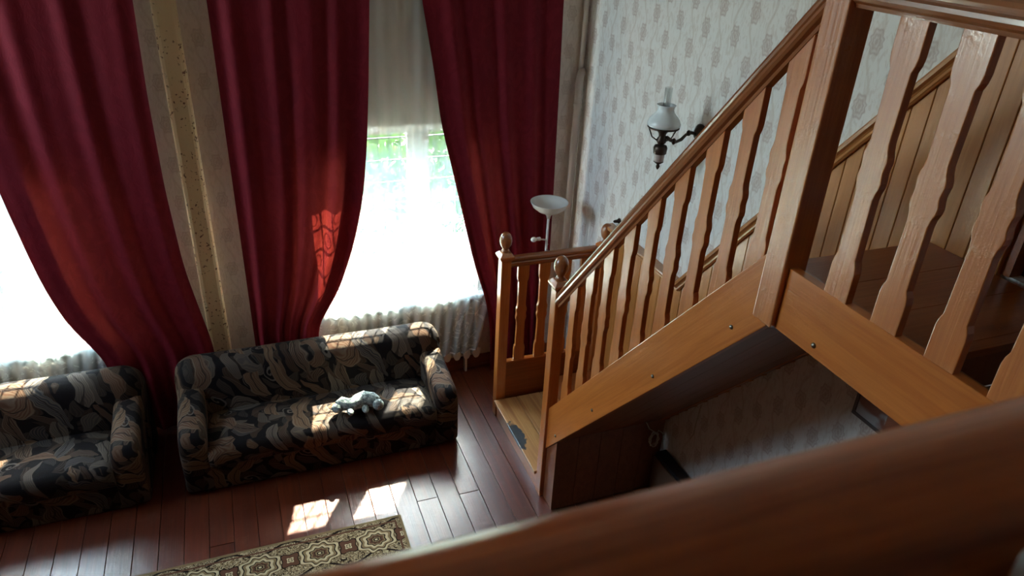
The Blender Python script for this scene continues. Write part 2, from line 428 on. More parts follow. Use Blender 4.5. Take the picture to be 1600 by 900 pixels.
newel(1.904, 4.98, 0, 1.605)            # A, by the window
newel(1.904, 3.925, 0, 1.885)           # B, foot of the flight
newel(2.795, 4.93, 0, 1.605)            # C, at the wall
newel(1.904, 1.955, 2.725, 4.32, s=.112, label='taller landing newel without a visible ball')  # D
# flat sawn balusters
BP = [(0,.05),(.125,.05),(.150,.0465),(.172,.0385),(.40,.0355),(.425,.039),(.445,.0455),(.465,.0475),(.485,.044),(.50,.0425),(.515,.044),(.535,.0475),(.555,.0455),(.575,.039),(.60,.0355),(.828,.0385),(.850,.0465),(.875,.05),(1,.05)]
def baluster_mesh(h, along, shear=0, th=.032, w=1.0):
    m = MB(); L, R = [], []
    for t, hw in BP:
        hw *= w
        for sgn, lst in ((-1, L), (1, R)):
            z = t*h
            if t in (0, 1): z += -shear*sgn*hw
            lst.append((sgn*hw, z))
    ring = lambda d: [((p, d, z) if along == 'x' else (d, p, z)) for p, z in L+R[::-1]]
    a, b = ring(0), ring(th); n = len(a); k = len(BP); vs = a+b; fs = []
    for i in range(k-1):
        l0, l1, r0, r1 = i, i+1, n-1-i, n-2-i
        fs.append((l0, r0, r1, l1)); fs.append((n+l0, n+l1, n+r1, n+r0))
    for i in range(n): fs.append((i, (i+1) % n, n+(i+1) % n, n+i))
    m.add(vs, fs); return m
bf = baluster_mesh(z_rail(0)-z_top(0)+.05, 'y', SL).mesh('baluster_flight', W['z'])
for i in range(9):
    y = 3.72-i*.1955
    linked('baluster', bf, stair, (XS-SO.x+.006, y-SO.y, z_top(y)-.03), bevel=.003)
ZFT, ZFB, ZRL = 2.992, 2.725, 3.935
bl = baluster_mesh(ZRL-ZFT+.02, 'y', 0, w=1.09).mesh('baluster_landing', W['z'])
for i in range(7):
    linked('baluster', bl, stair, (XS-SO.x+.006, 1.715-i*.223-SO.y, ZFT-.005), bevel=.003)
bx = baluster_mesh(1.512-.568, 'x', 0).mesh('baluster_platform', W['z'])
for i in range(4): linked('baluster', bx, stair, (2.118+i*.194-SO.x, 5.014-SO.y, .566), bevel=.003)
# handrails
HP = [(-.018,0),(-.022,.012),(-.034,.020),(-.041,.031),(-.040,.043),(-.032,.050),(-.036,.056),(-.038,.066),(-.033,.078),(-.020,.086),(0,.089),(.020,.086),(.033,.078),(.038,.066),(.036,.056),(.032,.050),(.040,.043),(.041,.031),(.034,.020),(.022,.012),(.018,0)]
HP = [(u*1.05, v*1.08) for u, v in HP]
XH = XS+.022
ca = math.cos(math.atan(SL))
sp('handrail', MB().loft([[(XH+u, y, z_rail(y)+v/ca*.92) for u, v in HP] for y in (3.93, 2.05)]), W['rail_s'])
sp('handrail', MB().loft([[(XH+u, y, ZRL+v) for u, v in HP] for y in (1.96, .06)]), W['rail_y'])
sp('handrail', MB().loft([[(x, 5.03+u, 1.50+v) for u, v in HP] for x in (1.985, 2.80)]), W['rail_x'])
# strings and fascia
def screw(parent, y, z, x):
    sp('screw_head', MB().lathe([(.0005, -.008), (.009, -.006), (.012, 0)], (x, y, z), 10, 'x'), STEEL, parent)
ya, yb = 3.93, 2.0; yc2 = 2.17
st = sp('stringer', MB().prism([(ya, z_bot(ya)), (yb, z_bot(yb)), (yb, z_top(yb)), (ya, z_top(ya))], lambda u, v, t: (t, u, v), XS, XS+.045), W['s'], bevel=.005)
for y, z in ((2.708,1.979),(2.195,2.587),(3.299,1.315),(3.777,.726)): screw(st, y, z, XS)
st2 = sp('stringer', MB().prism([(ya, z_bot(ya)), (yc2, z_bot(yc2)), (yc2, z_top(yc2)), (ya, z_top(ya))], lambda u, v, t: (t, u, v), 2.815, 2.845), W['s'])
fa = sp('landing_fascia', MB().box(XS+.004, XS+.045, .1, 1.957, ZFB, ZFT), W['y'], bevel=.0015, seg=1)
screw(fa, 1.742, 2.771, XS+.004)
sp('baluster_ledge', MB().box(XS+.045, XS+.09, .1, 1.957, ZL-.08, ZFT-.022), W['rail_y'], bevel=.004)
# treads and risers
sp('winder_step', MB().box(2.34, 2.815, 4.012, 4.925, PZ, .375), W['tread'], bevel=.006)
sp('winder_step', MB().box(2.34, 2.815, 4.012, 4.44, .375, .56), W['tread'], bevel=.006)
Z1 = .56; N_R = 13; rise = (ZL-Z1)/N_R; y_s, y_e = 3.94, 2.10; run = (y_s-y_e)/(N_R-1)
for i in range(N_R):
    y = y_s-i*run; z = Z1+rise*(i+1)
    sp('riser', MB().box(XS+.045, 2.815, y-.018, y, z-rise, z-.03), W['tread'])
    if i < N_R-1: sp('tread', MB().box(XS+.045, 2.815, y-run-.018, y+.022, z-.03, z), W['tread'], bevel=.006)
# soffit boards under the flight
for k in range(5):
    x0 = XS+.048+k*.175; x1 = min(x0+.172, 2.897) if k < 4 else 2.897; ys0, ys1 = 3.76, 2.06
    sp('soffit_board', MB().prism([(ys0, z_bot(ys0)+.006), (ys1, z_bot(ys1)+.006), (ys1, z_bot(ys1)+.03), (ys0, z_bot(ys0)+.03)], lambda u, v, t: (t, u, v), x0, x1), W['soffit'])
# closed panel beneath the lower steps, boards across
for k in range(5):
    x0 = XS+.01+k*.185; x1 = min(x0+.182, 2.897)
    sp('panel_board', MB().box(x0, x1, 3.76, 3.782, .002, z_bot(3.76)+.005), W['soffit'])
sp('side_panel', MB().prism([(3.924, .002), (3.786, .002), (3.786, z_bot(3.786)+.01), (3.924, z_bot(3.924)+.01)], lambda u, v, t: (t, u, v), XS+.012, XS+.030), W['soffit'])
# first step platform
def platform_mat():
    m = Mat('worn_platform_pine'); x, y, z = m.xyz(world=True); u = m.vec(x*14, y*.9, z*14)
    g = m.noise(u, 1.6, 5, .6, .8).step(.3, .75)
    c = m.mix(g, (.36,.15,.05), (.56,.30,.11))
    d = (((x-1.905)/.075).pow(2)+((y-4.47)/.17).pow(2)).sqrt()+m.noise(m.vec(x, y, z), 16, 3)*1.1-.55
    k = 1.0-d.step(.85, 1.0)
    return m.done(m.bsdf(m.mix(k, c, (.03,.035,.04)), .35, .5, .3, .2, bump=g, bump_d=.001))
PLAT = platform_mat()
xx = [1.885, 2.10, 2.335, 2.57, 2.80]
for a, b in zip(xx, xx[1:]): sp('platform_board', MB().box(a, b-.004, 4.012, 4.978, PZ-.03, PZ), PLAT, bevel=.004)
sp('platform_riser', MB().box(1.915, 1.94, 4.012, 4.978, 0.002, PZ-.03), W['y'])
sp('platform_back_board', MB().box(1.99, 2.80, 5.012, 5.044, .002, .555), W['tread'])
sp('platform_back_ledge', MB().box(1.99, 2.80, 5.004, 5.056, .555, .568), W['x'], bevel=.003)
# landing boards
y = y_e+.025; k = 0
while y > 1.38:
    b = .235
    y1 = max(y-b+.0012, 1.372)
    sp('landing_board', MB().box(XS+.045, 2.858, y1, y, ZL-.03, ZL), W['tread'], bevel=.0012, seg=1); y -= b; k += 1
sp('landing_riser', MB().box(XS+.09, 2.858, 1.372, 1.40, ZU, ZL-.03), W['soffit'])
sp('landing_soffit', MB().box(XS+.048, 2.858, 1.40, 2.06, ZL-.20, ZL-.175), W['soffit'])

# wainscot on the right wall: trim_1 is the moulded cap, boards are its children
XWF = 2.862
mit, zc0 = 3.905, 1.795
zcap = lambda y: zc0 if y >= mit else min(zc0+1.17*(mit-y), 4.03)
y_flat = mit-(4.03-zc0)/1.17
path = [(5.0, zc0), (mit, zc0), (y_flat, 4.03), (1.80, 4.03)]
cp = [(0,-.05),(-.016,-.05),(-.026,-.042),(-.024,-.030),(-.030,-.022),(-.044,-.014),(-.046,0),(-.040,.010),(0,.014)]
rings = []
for i, (yy, zz) in enumerate(path):
    d0 = Vector(path[i])-Vector(path[max(i-1, 0)]); d1 = Vector(path[min(i+1, 3)])-Vector(path[i])
    t = ((d0.normalized() if d0.length else d1.normalized())+(d1.normalized() if d1.length else d0.normalized())).normalized()
    nrm = Vector((t.y, -t.x)); 
    if nrm.y < 0: nrm = -nrm
    k = 1/max(.5, abs(nrm.dot(Vector(((d1 if d1.length else d0).normalized().y, -(d1 if d1.length else d0).normalized().x)))))
    rings.append([(XR-.038+u, yy+nrm.x*v*k, zz+nrm.y*v*k) for u, v in cp])
rings = [[(max(p[0], 2.80) if False else p[0], p[1], p[2]) for p in r] for r in rings]
mb = MB().loft([[(XR-.002 if j in (0, len(cp)-1) else p[0], p[1], p[2]) for j, p in enumerate(r)] for r in rings])
trim = struct(mb.build('trim_1', wood('wainscot_cap_wood', (0,-1,1), (.50,.22,.07), (.36,.13,.036), coat=.7)))
y = 5.0; bwid = .0955
while y > 1.78:
    y1 = max(y-bwid+.003, 1.79); a, b = zcap(y)-.045, zcap(y1)-.045
    z0 = .02 if y > 4.0 else max(.02, min(z_bot(y)+.1, ZL-.25))
    if y < 2.16: z0 = ZL-.2
    MB().prism([(y, z0), (y1, z0), (y1, b), (y, a)], lambda u, v, t: (t, u, v), XWF, XR-.001).build('wainscot_board', W['wains'], trim, bevel=.003, seg=1)
    y -= bwid

# ------------------------------------------------------------------ gallery rail in front of the camera
gr = tag(empty('gallery_railing', (0, .157, ZU)), 'dark brown gallery handrail filling the foreground, blurred and close', 'railing')
GP = [(.045*math.cos(math.pi*2*k/28), -.045+.045*math.sin(math.pi*2*k/28)) for k in range(28)]
MB().loft([[(x, u, 1.25+v) for u, v in GP] for x in (-3.0, -1, 0, .5, 1.0, 1.86)], True).build('handrail', W['fore'], gr)
for i in range(12): linked('baluster', baluster_mesh(1.10, 'x').mesh('gallery_baluster', W['z']) if i == 0 else bpy.data.meshes['gallery_baluster'], gr, (-2.8+i*.42, -.016, .06))
MB().box(-3.0, 1.86, -.03, .03, 0, .062).build('base_rail', W['fore'], gr)

# pale pier at the right-hand end of the view
pr = tag(MB().box(.2492, .42, .02, .1105, ZU, 3.9995).build('low_pier', plain('pale_grey_paint', (.42,.39,.38), .7), bevel=.004), 'pale grey post end just showing in the bottom right corner', 'post')

# ------------------------------------------------------------------ sofas
def sofa_mat():
    m = Mat('floral_upholstery'); x, y, z = m.xyz(world=False)
    w1 = m.noise(m.vec(x, y, z), 4, 2); w2 = m.noise(m.vec(x+9.0, y, z), 4, 2)
    u = x+z*.45+w1*.16; v = y*.95-z+w2*.16
    def leaves(scale, L, Wd, curl, seed, freq):
        vo = m.voronoi(m.vec(u*scale+seed, v*scale+seed*.37, 0), 1.0)
        s = m.node('ShaderNodeSeparateXYZ'); m.t.links.new(vo.outputs['Position'], s.inputs[0])
        c = m.node('ShaderNodeSeparateColor'); m.t.links.new(vo.outputs['Color'], c.inputs[0])
        du = u*scale+seed-N(m.t, s.outputs[0]); dv = v*scale+seed*.37-N(m.t, s.outputs[1])
        a = N(m.t, c.outputs[0]); b = N(m.t, c.outputs[1]); th = a*6.283
        p = du*th.cos()+dv*th.sin(); q0 = dv*th.cos()-du*th.sin(); q = q0+p*p*curl
        half = (1.0-(p/L).pow(2)).max(.0)*Wd
        mask = 1.0-(q.abs()-half).step(-.04, .01)
        strokes = ((q*freq+p*freq*.35*(q*6).cos()+b*9).sin()*.5+.5)
        rib = 1.0-q.abs().step(.008, .03)
        rim = (q.abs()/(half+.01)).step(.70, .95)*mask
        return mask, strokes, rib, rim, a, b, (du*du+dv*dv).sqrt(), du.atan2(dv)
    tone = lambda b, k: m.ramp(b, [(0, tuple(c*k for c in (.18,.095,.050))), (.28, tuple(c*k for c in (.065,.030,.020))), (.5, tuple(c*k for c in (.125,.100,.085))), (.72, tuple(c*k for c in (.145,.066,.036))), (.88, tuple(c*k for c in (.040,.042,.052)))], True)
    m1 = leaves(4.4, .80, .24, .55, 3.1, 95.0)
    m2 = leaves(5.8, .78, .20, -.7, 11.7, 85.0)
    m3 = leaves(8.4, .66, .30, .8, 23.3, 50.0)
    col = m.mix(m3[0]*.85, (.0085,.0065,.0075), m.mix(m3[1]*.6, tone(m3[5], .40), (.10,.075,.055)))
    k2 = m.mix(m2[1]*.4, tone(m2[5], .8), (.24,.175,.12)); k2 = m.mix(m2[3]*.6, k2, (.30,.24,.18))
    col = m.mix(m2[0]*m2[4].gt(.30), col, k2)
    spiral = ((m2[6]*30+m2[7]).sin()).step(.25, .6)*(1.0-m2[6].step(.30, .34))
    col = m.mix(spiral*m2[4].lt(.30), col, (.17,.14,.12))
    k1 = m.mix(m1[1]*.42, tone(m1[5], 1.0), (.33,.25,.175)); k1 = m.mix(m1[2]*.8, k1, (.03,.02,.016)); k1 = m.mix(m1[3]*.7, k1, (.38,.31,.24))
    col = m.mix(m1[0]*m1[4].gt(.22), col, k1)
    weave = m.noise(m.vec(x, y, z), 260, 2)
    col = m.mix(.44, col, (.006,.003,.003))
    return m.done(m.bsdf(col, .75, .12, bump=weave, bump_d=.0012))
SOFA = sofa_mat()
def arm_mesh(w):
    prof = [(.86,.02),(.04,.02),(.0,.06),(.0,.44),(.012,.505),(.045,.548),(.10,.565),(.35,.600),(.60,.640),(.86,.66)]
    m = MB(); secs = [(0,.045),(.012,.018),(.04,0),(w-.04,0),(w-.012,.018),(w,.045)]
    rings = []
    for x, d in secs:
        rings.append([(x, y+(d*.6 if y < .05 else 0), z-(d if z > .3 else 0)) for y, z in prof])
    return m.loft(rings, True)
def make_sofa(x0, label):
    Wd = 2.19
    s = tag(empty('sofa', (x0+Wd/2, 5.15, 0)), label, 'sofa', 'matching floral sofas under the windows'); o = Vector((-Wd/2, -.42, 0))
    MB().box(.12, Wd-.12, .03, .80, .0, .26).build('base', SOFA, s, loc=o, bevel=.02)
    # seat: puffed slab
    m = MB(); rings = []
    nx = 24
    for i in range(nx+1):
        t = i/nx; x = .205+t*(Wd-.41); e = min(1, min(t, 1-t)*14); puff = .012*math.sin(math.pi*min(1, max(0, t)))+.010*math.sin(t*9.2)
        top = .40+puff+.012*(e-1)
        rings.append([(x, .56, .25), (x, .02, .24), (x, -.008, .27), (x, -.018, .34), (x, -.008, .395), (x, .03, top+.022), (x, .16, top+.034), (x, .34, top+.024), (x, .58, top-.008)])
    m.loft(rings, True); m.build('seat', SOFA, s, loc=o)
    # backrest: rolled top, ends rounding down into the arms
    prof = [(.46,.20),(.50,.42),(.535,.60),(.555,.70),(.585,.765),(.63,.805),(.69,.822),(.75,.815),(.80,.785),(.835,.735),(.845,.66),(.845,.03),(.6,.03)]
    m = MB(); rings = []
    R = .16
    xs = [0]+[R*(1-math.cos(a*math.pi/16)) for a in range(2, 9)]+[Wd*.25, Wd*.5, Wd*.75]+[Wd-R*(1-math.cos(a*math.pi/16)) for a in range(8, 1, -1)]+[Wd]
    for x in xs:
        d = min(x, Wd-x); k = 0 if d >= R else R-math.sqrt(max(0, R*R-(R-d)**2))
        hg = .004*math.sin(x*7.0)
        rings.append([(x, y+(.5*k if .5 < y < .62 and z > .5 else 0)-(0.12*k if y > .8 else 0), z if z < .5 else z-k*(.35+.65*(z-.5)/.32)+hg) for y, z in prof])
    m.loft(rings, True); m.build('backrest', SOFA, s, loc=o)
    for xa in (.012, Wd-.212):
        arm_mesh(.20).build('armrest', SOFA, s, loc=o+Vector((xa, 0, 0)))
    for xa, ya_ in ((.1,.08),(Wd-.16,.08),(.1,.74),(Wd-.16,.74)): MB().box(xa, xa+.06, ya_, ya_+.06, 0, .03).build('leg', BLACK, s, loc=o)
    return s
make_sofa(-.70, 'dark floral sofa under the middle window with sunlight on its seat')
make_sofa(-3.12, 'dark floral sofa at the left edge of the photo, in shadow')
# soft bundle on the seat
rnd = random.Random(5); bun = MB()
def blob(c, rx, ry, rz): bun.ball(c, rx, ry, rz, 14, 9)
bundle = empty('soft_toy', (.66, 4.86, .466)); tag(bundle, 'small pale grey plush toy lying in the sun patch on the sofa seat', 'toy')
pts = []
mb = MB(); ring = []
spine = [(-.16,.02,.045,.04),(-.12,.03,.055,.055),(-.06,.0,.05,.05),(0,.01,.06,.062),(.06,.03,.062,.066),(.12,.01,.055,.06),(.16,-.03,.045,.045)]
mb.tube([(a, b, c) for a, b, c, r in spine], [r for *_, r in spine], 14)
PL = Mat('plush'); pn = PL.noise(PL.obj(), 40, 4, .7); PLUSH = PL.done(PL.bsdf(PL.mix(pn.step(.35,.65), (.13,.165,.175), (.40,.46,.45)), .9, .1, bump=pn, bump_d=.02))
mb.build('body', PLUSH, bundle); MB().ball((.155,-.065,.05), .045,.04,.048).build('head', PLUSH, bundle); MB().ball((-.16,.0,.04), .05,.045,.04).build('tail', PLUSH, bundle)
MB().ball((.05,-.06,.03), .028,.05,.026).build('paw', PLUSH, bundle); MB().ball((-.07,-.055,.03), .028,.05,.026).build('paw', PLUSH, bundle)

# ------------------------------------------------------------------ curtains
def curtain_mat():
    m = Mat('red_damask'); x, y, z = m.xyz(world=True)
    d = m.noise(m.vec(x*1.2, y*1.2, z*.7), 9, 4, .6, 1.5).step(.45, .6)
    fine = m.noise(m.vec(x*60, y*60, z*14), 2.0, 2)
    c = m.mix(d*.5+fine*.2, (.140,.0090,.0165), (.180,.0125,.023))
    dif = m.bsdf(c, .7, .10, bump=d*.4+fine*.4, bump_d=.0015)
    t = m.node('ShaderNodeBsdfTranslucent'); m.t.links.new(m.mix(d*.6, (.30,.028,.022), (.40,.045,.030)), t.inputs[0])
    mx = m.node('ShaderNodeMixShader'); mx.inputs[0].default_value = .075; m.t.links.new(dif, mx.inputs[1]); m.t.links.new(t.outputs[0], mx.inputs[2])
    return m.done(mx.outputs[0])
CURT = curtain_mat()
def interp(tab, z):
    if z >= tab[0][1]: return tab[0][0]+(tab[0][0]-tab[1][0])/(tab[0][1]-tab[1][1])*(z-tab[0][1])*.7
    for (x0, z0), (x1, z1) in zip(tab, tab[1:]):
        if z1 <= z <= z0: return x1+(x0-x1)*(z-z1)/(z0-z1)
    return tab[-1][0]
def smooth_tab(tab, z):
    return sum(interp(tab, z+d) for d in (-.12,-.06,0,.06,.12))/5
def make_curtain(name, label, left, right, y0, folds, seed, lead, ztop=5.1, zbot=.03, group='dark red curtains'):
    rnd = random.Random(seed); nu, nz = 150, 90
    ph = [rnd.uniform(0, 6.28) for _ in range(6)]
    root = empty(name, (0, 0, 0)); tag(root, label, 'curtain', group)
    def P(u, z, back=0.0):
        xl, xr = smooth_tab(left, z), smooth_tab(right, z)
        wdt = xr-xl; base = right[0][0]-left[0][0]
        gather = max(.0, 1-wdt/max(base, .01))
        x = xl+u*wdt
        amp = .011+.018*gather+.006*min(1, max(0, (1.6-z)/1.6))
        y = y0+amp*(math.sin(u*folds*6.28+ph[0]+.35*math.sin(z*1.3+ph[1]))+.45*math.sin(u*folds*1.7*6.28+ph[2]+.2*z)+.25*math.sin(u*folds*.45*6.28+ph[3]+.6*z))
        y += .010*math.sin(z*5+u*9+ph[4])*gather
        edge = min(1.0, min(u, 1-u)*12)
        return (x, y0+(y-y0)*(.35+.65*edge)+back, z)
    m = MB()
    zs = [ztop+(zbot-ztop)*(j/nz) for j in range(nz+1)]
    m.loft([[P(i/nu, z) for i in range(nu+1)] for z in zs], True, closed=False, caps=False)
    m.build('drape', CURT, root)
    # turned-back hem along the leading edge, a second layer of cloth
    hw = .16
    m = MB()
    us = [k/14*hw for k in range(15)] if lead == 'left' else [1-k/14*hw for k in range(15)]
    m.loft([[P(u, z, .012) for u in us] for z in zs], True, closed=False, caps=False)
    m.build('turned_hem', CURT, root)
    MB().box(left[0][0]-.02, right[0][0]+.02, y0-.03, y0+.03, ztop-.005, ztop+.05).build('heading_tape', CURT, root)
    return root
curB_r = [(1.04,3.5),(1.0,2.81),(.97,2.41),(.92,1.99),(.83,1.6),(.73,1.31),(.62,1.05),(.53,.95),(.46,.80),(.48,.3),(.5,0)]
curB_l = [(-.06,3.5),(-.06,0)]
curC_l = [(1.43,3.5),(1.52,2.99),(1.58,2.55),(1.68,2.14),(1.79,1.67),(1.9,1.21),(2.02,.83),(2.07,.5),(2.08,0)]
curC_r = [(2.58,3.5),(2.60,2.74),(2.62,1.89),(2.63,1.38),(2.62,0)]
curA_r = [(-.51,3.5),(-.53,2.87),(-.53,2.17),(-.50,1.53),(-.45,1.18),(-.39,.81),(-.38,0)]
curA_l = [(-1.62,3.5),(-1.60,2.8),(-1.56,2.21),(-1.52,1.87),(-1.48,1.56),(-1.42,1.28),(-1.34,1.05),(-1.24,.89),(-1.18,.70),(-1.16,0)]
make_curtain('curtain', 'dark red curtain with a sunlit glowing fold, left side of the middle window', curB_l, curB_r, 5.635, 4.5, 1, 'right')
make_curtain('curtain', 'dark red curtain nearest the corner pipe, behind the white floor lamp', curC_l, curC_r, 5.635, 5, 2, 'left')
make_curtain('curtain', 'dark red curtain at the left of the photo, drawn back over the left sofa', curA_l, curA_r, 5.635, 4, 3, 'left')
rod = tag(empty('curtain_rod', (0, 5.62, 5.17)), 'long dark curtain rod above the windows holding the red curtains', 'curtain rod')
MB().tube([(-3.6,0,0), (2.8,0,0)], .018, 10).build('pole', BRASS, rod)
for x in (-3.4, -.28, 2.75): MB().box(x-.015, x+.015, 0, .205, -.012, .012).build('bracket', BRASS, rod)
# voile
def voile_mat():
    m = Mat('white_voile'); x, y, z = m.xyz(world=True)
    tr = m.node('ShaderNodeBsdfTransparent'); d = m.node('ShaderNodeBsdfDiffuse'); t = m.node('ShaderNodeBsdfTranslucent')
    d.inputs[0].default_value = (.88,.91,.91,1); t.inputs[0].default_value = (.50,.72,.76,1)
    mx = m.node('ShaderNodeMixShader'); mx.inputs[0].default_value = .36; m.t.links.new(d.outputs[0], mx.inputs[1]); m.t.links.new(t.outputs[0], mx.inputs[2])
    pat = m.noise(m.vec(x*3, 0, z*3), 3, 3, .6, 2).step(.55, .62)*z.lt(.98)
    fac = .36+pat*.2
    m2 = m.node('ShaderNodeMixShader'); m.link(fac, m2.inputs[0]); m.t.links.new(tr.outputs[0], m2.inputs[1]); m.t.links.new(mx.outputs[0], m2.inputs[2])
    return m.done(m2.outputs[0])
VOILE = voile_mat()
def make_voile(label, x0, x1, seed):
    root = empty('voile_curtain', (0,0,0)); tag(root, label, 'curtain', 'white voile curtains'); m = MB(); rnd = random.Random(seed); a = [rnd.uniform(0, 6.28) for _ in range(4)]
    zs = [5.05+(.26-5.05)*j/40 for j in range(41)]; nu = 200
    def P(u, z):
        xa = x0; xb = x1-.16*max(0, 1-z/.9)-.05*max(0, min(1, (1.0-z)))
        x = xa+u*(xb-xa)
        return (x, 5.722-(.020+.008*max(0, (1.2-z)))*(.5+.5*math.sin(u*95+a[0]+.5*math.sin(z*1.1)))-.006*(1+math.sin(u*31+a[1]+z*.4)), z+.012*math.sin(u*40)*(1 if z < .3 else 0))
    m.loft([[P(i/nu, z) for i in range(nu+1)] for z in zs], True, closed=False, caps=False); m.build('sheer_cloth', VOILE, root)
    MB().loft([[P(i/nu, z) for i in range(nu+1)] for z in (.275, .268, .26)], True, closed=False, caps=False).build('hem', WHITE, root)
make_voile('white sheer voile hanging in front of the middle window', .42, 2.10, 4)
make_voile('white sheer voile at the far left window, behind the left sofa', -2.75, -1.05, 8)

# ------------------------------------------------------------------ radiators
RADW = plain('radiator_enamel', (.72,.71,.68), .35)
def rad_section():
    m = MB(); w = .038
    # two columns joined by rounded head and foot
    for yy in (-.028, .028): m.loft([[(w*.62*math.cos(a), yy+.022*math.sin(a), z) for a in [2*math.pi*k/10 for k in range(10)]] for z in (.05,.10,.52,.58)], True)
    for zc in (.0, .54):
        prof = [(0.004,0),(.02,.006),(.034,.03),(.038,.06),(.034,.085),(.02,.105),(.004,.11)]
        m.loft([[(sx_*r*.95, yy, zc+h) for sx_, r, h in [(1, p[0], p[1]) for p in prof]+[(-1, p[0], p[1]) for p in reversed(prof)]] for yy in (-.05,-.04,.04,.05)], True)
    return m.mesh('radiator_section_mesh', RADW)
RS = rad_section()
def radiator(x0, n, label):
    r = tag(empty('radiator', (x0, 5.777, .16)), label, 'radiator', 'cast iron radiators below the windows')
    for i in range(n): linked('radiator_section', RS, r, (.04+i*.098, -.0, .0))
    MB().tube([(0,0,.06), (n*.098,0,.06)], .02, 10).build('lower_pipe', RADW, r); MB().tube([(0,0,.58), (n*.098,0,.58)], .02, 10).build('upper_pipe', RADW, r)
    for i in (1, n-2): MB().box(.03+i*.098, .05+i*.098, -.03, .03, -.16, .004).build('foot', RADW, r)
radiator(.55, 15, 'cream cast iron radiator below the middle window, behind the right sofa')
radiator(-2.55, 14, 'cast iron radiator below the far left window, behind the left sofa')

# ------------------------------------------------------------------ heating pipe in the corner
PIPE = plain('pipe_paint', (.48,.40,.36), .45)
hp = tag(empty('heating_pipe', (2.83, 5.77, 0)), 'brownish vertical heating pipe with an elbow in the room corner', 'pipe')
MB().tube([(0.01,-.02,.03), (0.01,-.02,2.80), (.012,-.018,2.86), (.028,-.01,2.90), (.045,.0,2.905)], .032, 12).build('lower_run', PIPE, hp)
MB().tube([(.030,.012,2.90), (.030,.012,5.48)], .022, 12).build('upper_run', plain('pale_pipe_paint', (.62,.56,.50), .45), hp)
MB().lathe([(.036, 2.60), (.038, 2.605), (.038, 2.63), (.036, 2.635)], (.01,-.02,0), 12).build('coupling', PIPE, hp)

# ------------------------------------------------------------------ floor lamp
fx, fy = 2.50, 5.44
lampr = tag(empty('floor_lamp', (fx, fy, 0)), 'white uplighter floor lamp with a glass bowl and side bulb arm', 'lamp')
LWH = plain('lamp_white_metal', (.66,.64,.62), .3)
bowl = Mat('opal_glass'); b_ = bowl.node('ShaderNodeBsdfTranslucent'); b_.inputs[0].default_value = (.8,.78,.74,1); bm_ = bowl.node('ShaderNodeMixShader'); bm_.inputs[0].default_value = .3
bowl.t.links.new(bowl.bsdf((.78,.76,.72), .25, .5), bm_.inputs[1]); bowl.t.links.new(b_.outputs[0], bm_.inputs[2]); OPAL = bowl.done(bm_.outputs[0])
MB().lathe([(.0, 0), (.135, 0), (.14, .006), (.135, .016), (.03, .028), (.012, .035), (.0, .036)], (0,0,0.001), 28).build('base', LWH, lampr)
MB().tube([(0,0,.03), (0,0,1.76)], .011, 10).build('pole', LWH, lampr)
MB().lathe([(.016, 1.71), (.022, 1.74), (.05, 1.765), (.10, 1.785), (.145, 1.82), (.165, 1.862), (.168, 1.868), (.160, 1.866), (.138, 1.828), (.095, 1.795), (.04, 1.775), (.001, 1.772)], (0,0,0), 32).build('bowl_shade', OPAL, lampr)
arm = MB().tube([(0,0,1.50), (-.04,-.01,1.515), (-.075,-.02,1.525)], .007, 8).build('reading_arm', LWH, lampr)
MB().lathe([(.006, 0), (.016, .004), (.018, .035), (.014, .04)], (-.075-.036,-.02,1.53), 12, 'x').build('bulb_socket', LWH, arm)
MB().ball((-.135,-.02,1.53), .028,.024,.024).build('bulb', plain('bulb_glass', (.9,.88,.82), .1), arm)
cordp = [(.013*math.cos(k*.9)+.004, .013*math.sin(k*.9)-.004, 1.46-k*.009) for k in range(26)]
MB().tube(cordp, .0035, 6).build('wrapped_cord', CHROME, lampr)
MB().tube([(.014,0,1.23), (.03,-.02,1.0), (.012,-.01,.75), (-.03,-.02,.5), (-.02,-.03,.62), (.016,-.004,.35), (.02,0,.05)], .0025, 6).build('loose_cord', CHROME, lampr)
MB().lathe([(.013,.60),(.018,.61),(.018,.635),(.013,.645)], (0,0,0), 12).build('pole_joint', CHROME, lampr)

# ------------------------------------------------------------------ wall lamp
wlp = tag(empty('wall_lamp', (XR, 3.99, 2.87)), 'antique oil lamp style wall sconce with white shade and glass chimney', 'lamp')
MB().lathe([(.0,-.001),(.062,-.002),(.066,-.012),(.055,-.022),(.045,-.026),(.035,-.040),(.018,-.046),(.0,-.048)], (0,0,0), 20, 'x').build('backplate', BRASS, wlp)
LX, LY, LZ_ = -.30, .0, .0
arm_ = MB().tube([(-.04,0,0), (-.08,0,.012), (-.12,0,.0), (-.15,0,-.03), (-.19,0,-.045), (-.23,0,-.03), (-.26,0,-.012), (-.29,0,-.01)], [.010,.012,.010,.012,.010,.012,.014,.012], 8).build('arm', BRASS, wlp)
MB().ball((-.10,0,.01), .016,.016,.02).build('knuckle', BRASS, arm_); MB().ball((-.205,0,-.04), .015,.015,.022).build('knuckle', BRASS, arm_)
MB().lathe([(.012,-.055),(.03,-.04),(.034,-.02),(.022,0),(.026,.02),(.040,.04),(.043,.055),(.030,.062)], (LX,LY,0), 20).build('lamp_body', BRASS, wlp)
MB().lathe([(.040,-.115),(.043,-.112),(.046,-.075),(.040,-.060),(.020,-.052)], (LX,LY,0), 20).build('font_collar', BRASS, wlp)
MB().lathe([(.024,-.172),(.032,-.165),(.034,-.118),(.034,-.113)], (LX,LY,0), 18).build('porcelain_font', plain('pinkish_porcelain', (.45,.36,.33), .3), wlp)
MB().lathe([(.002,-.225),(.010,-.215),(.014,-.200),(.008,-.19),(.020,-.18),(.034,-.17),(.030,-.165)], (LX,LY,0), 16).build('drop_finial', BRASS, wlp)
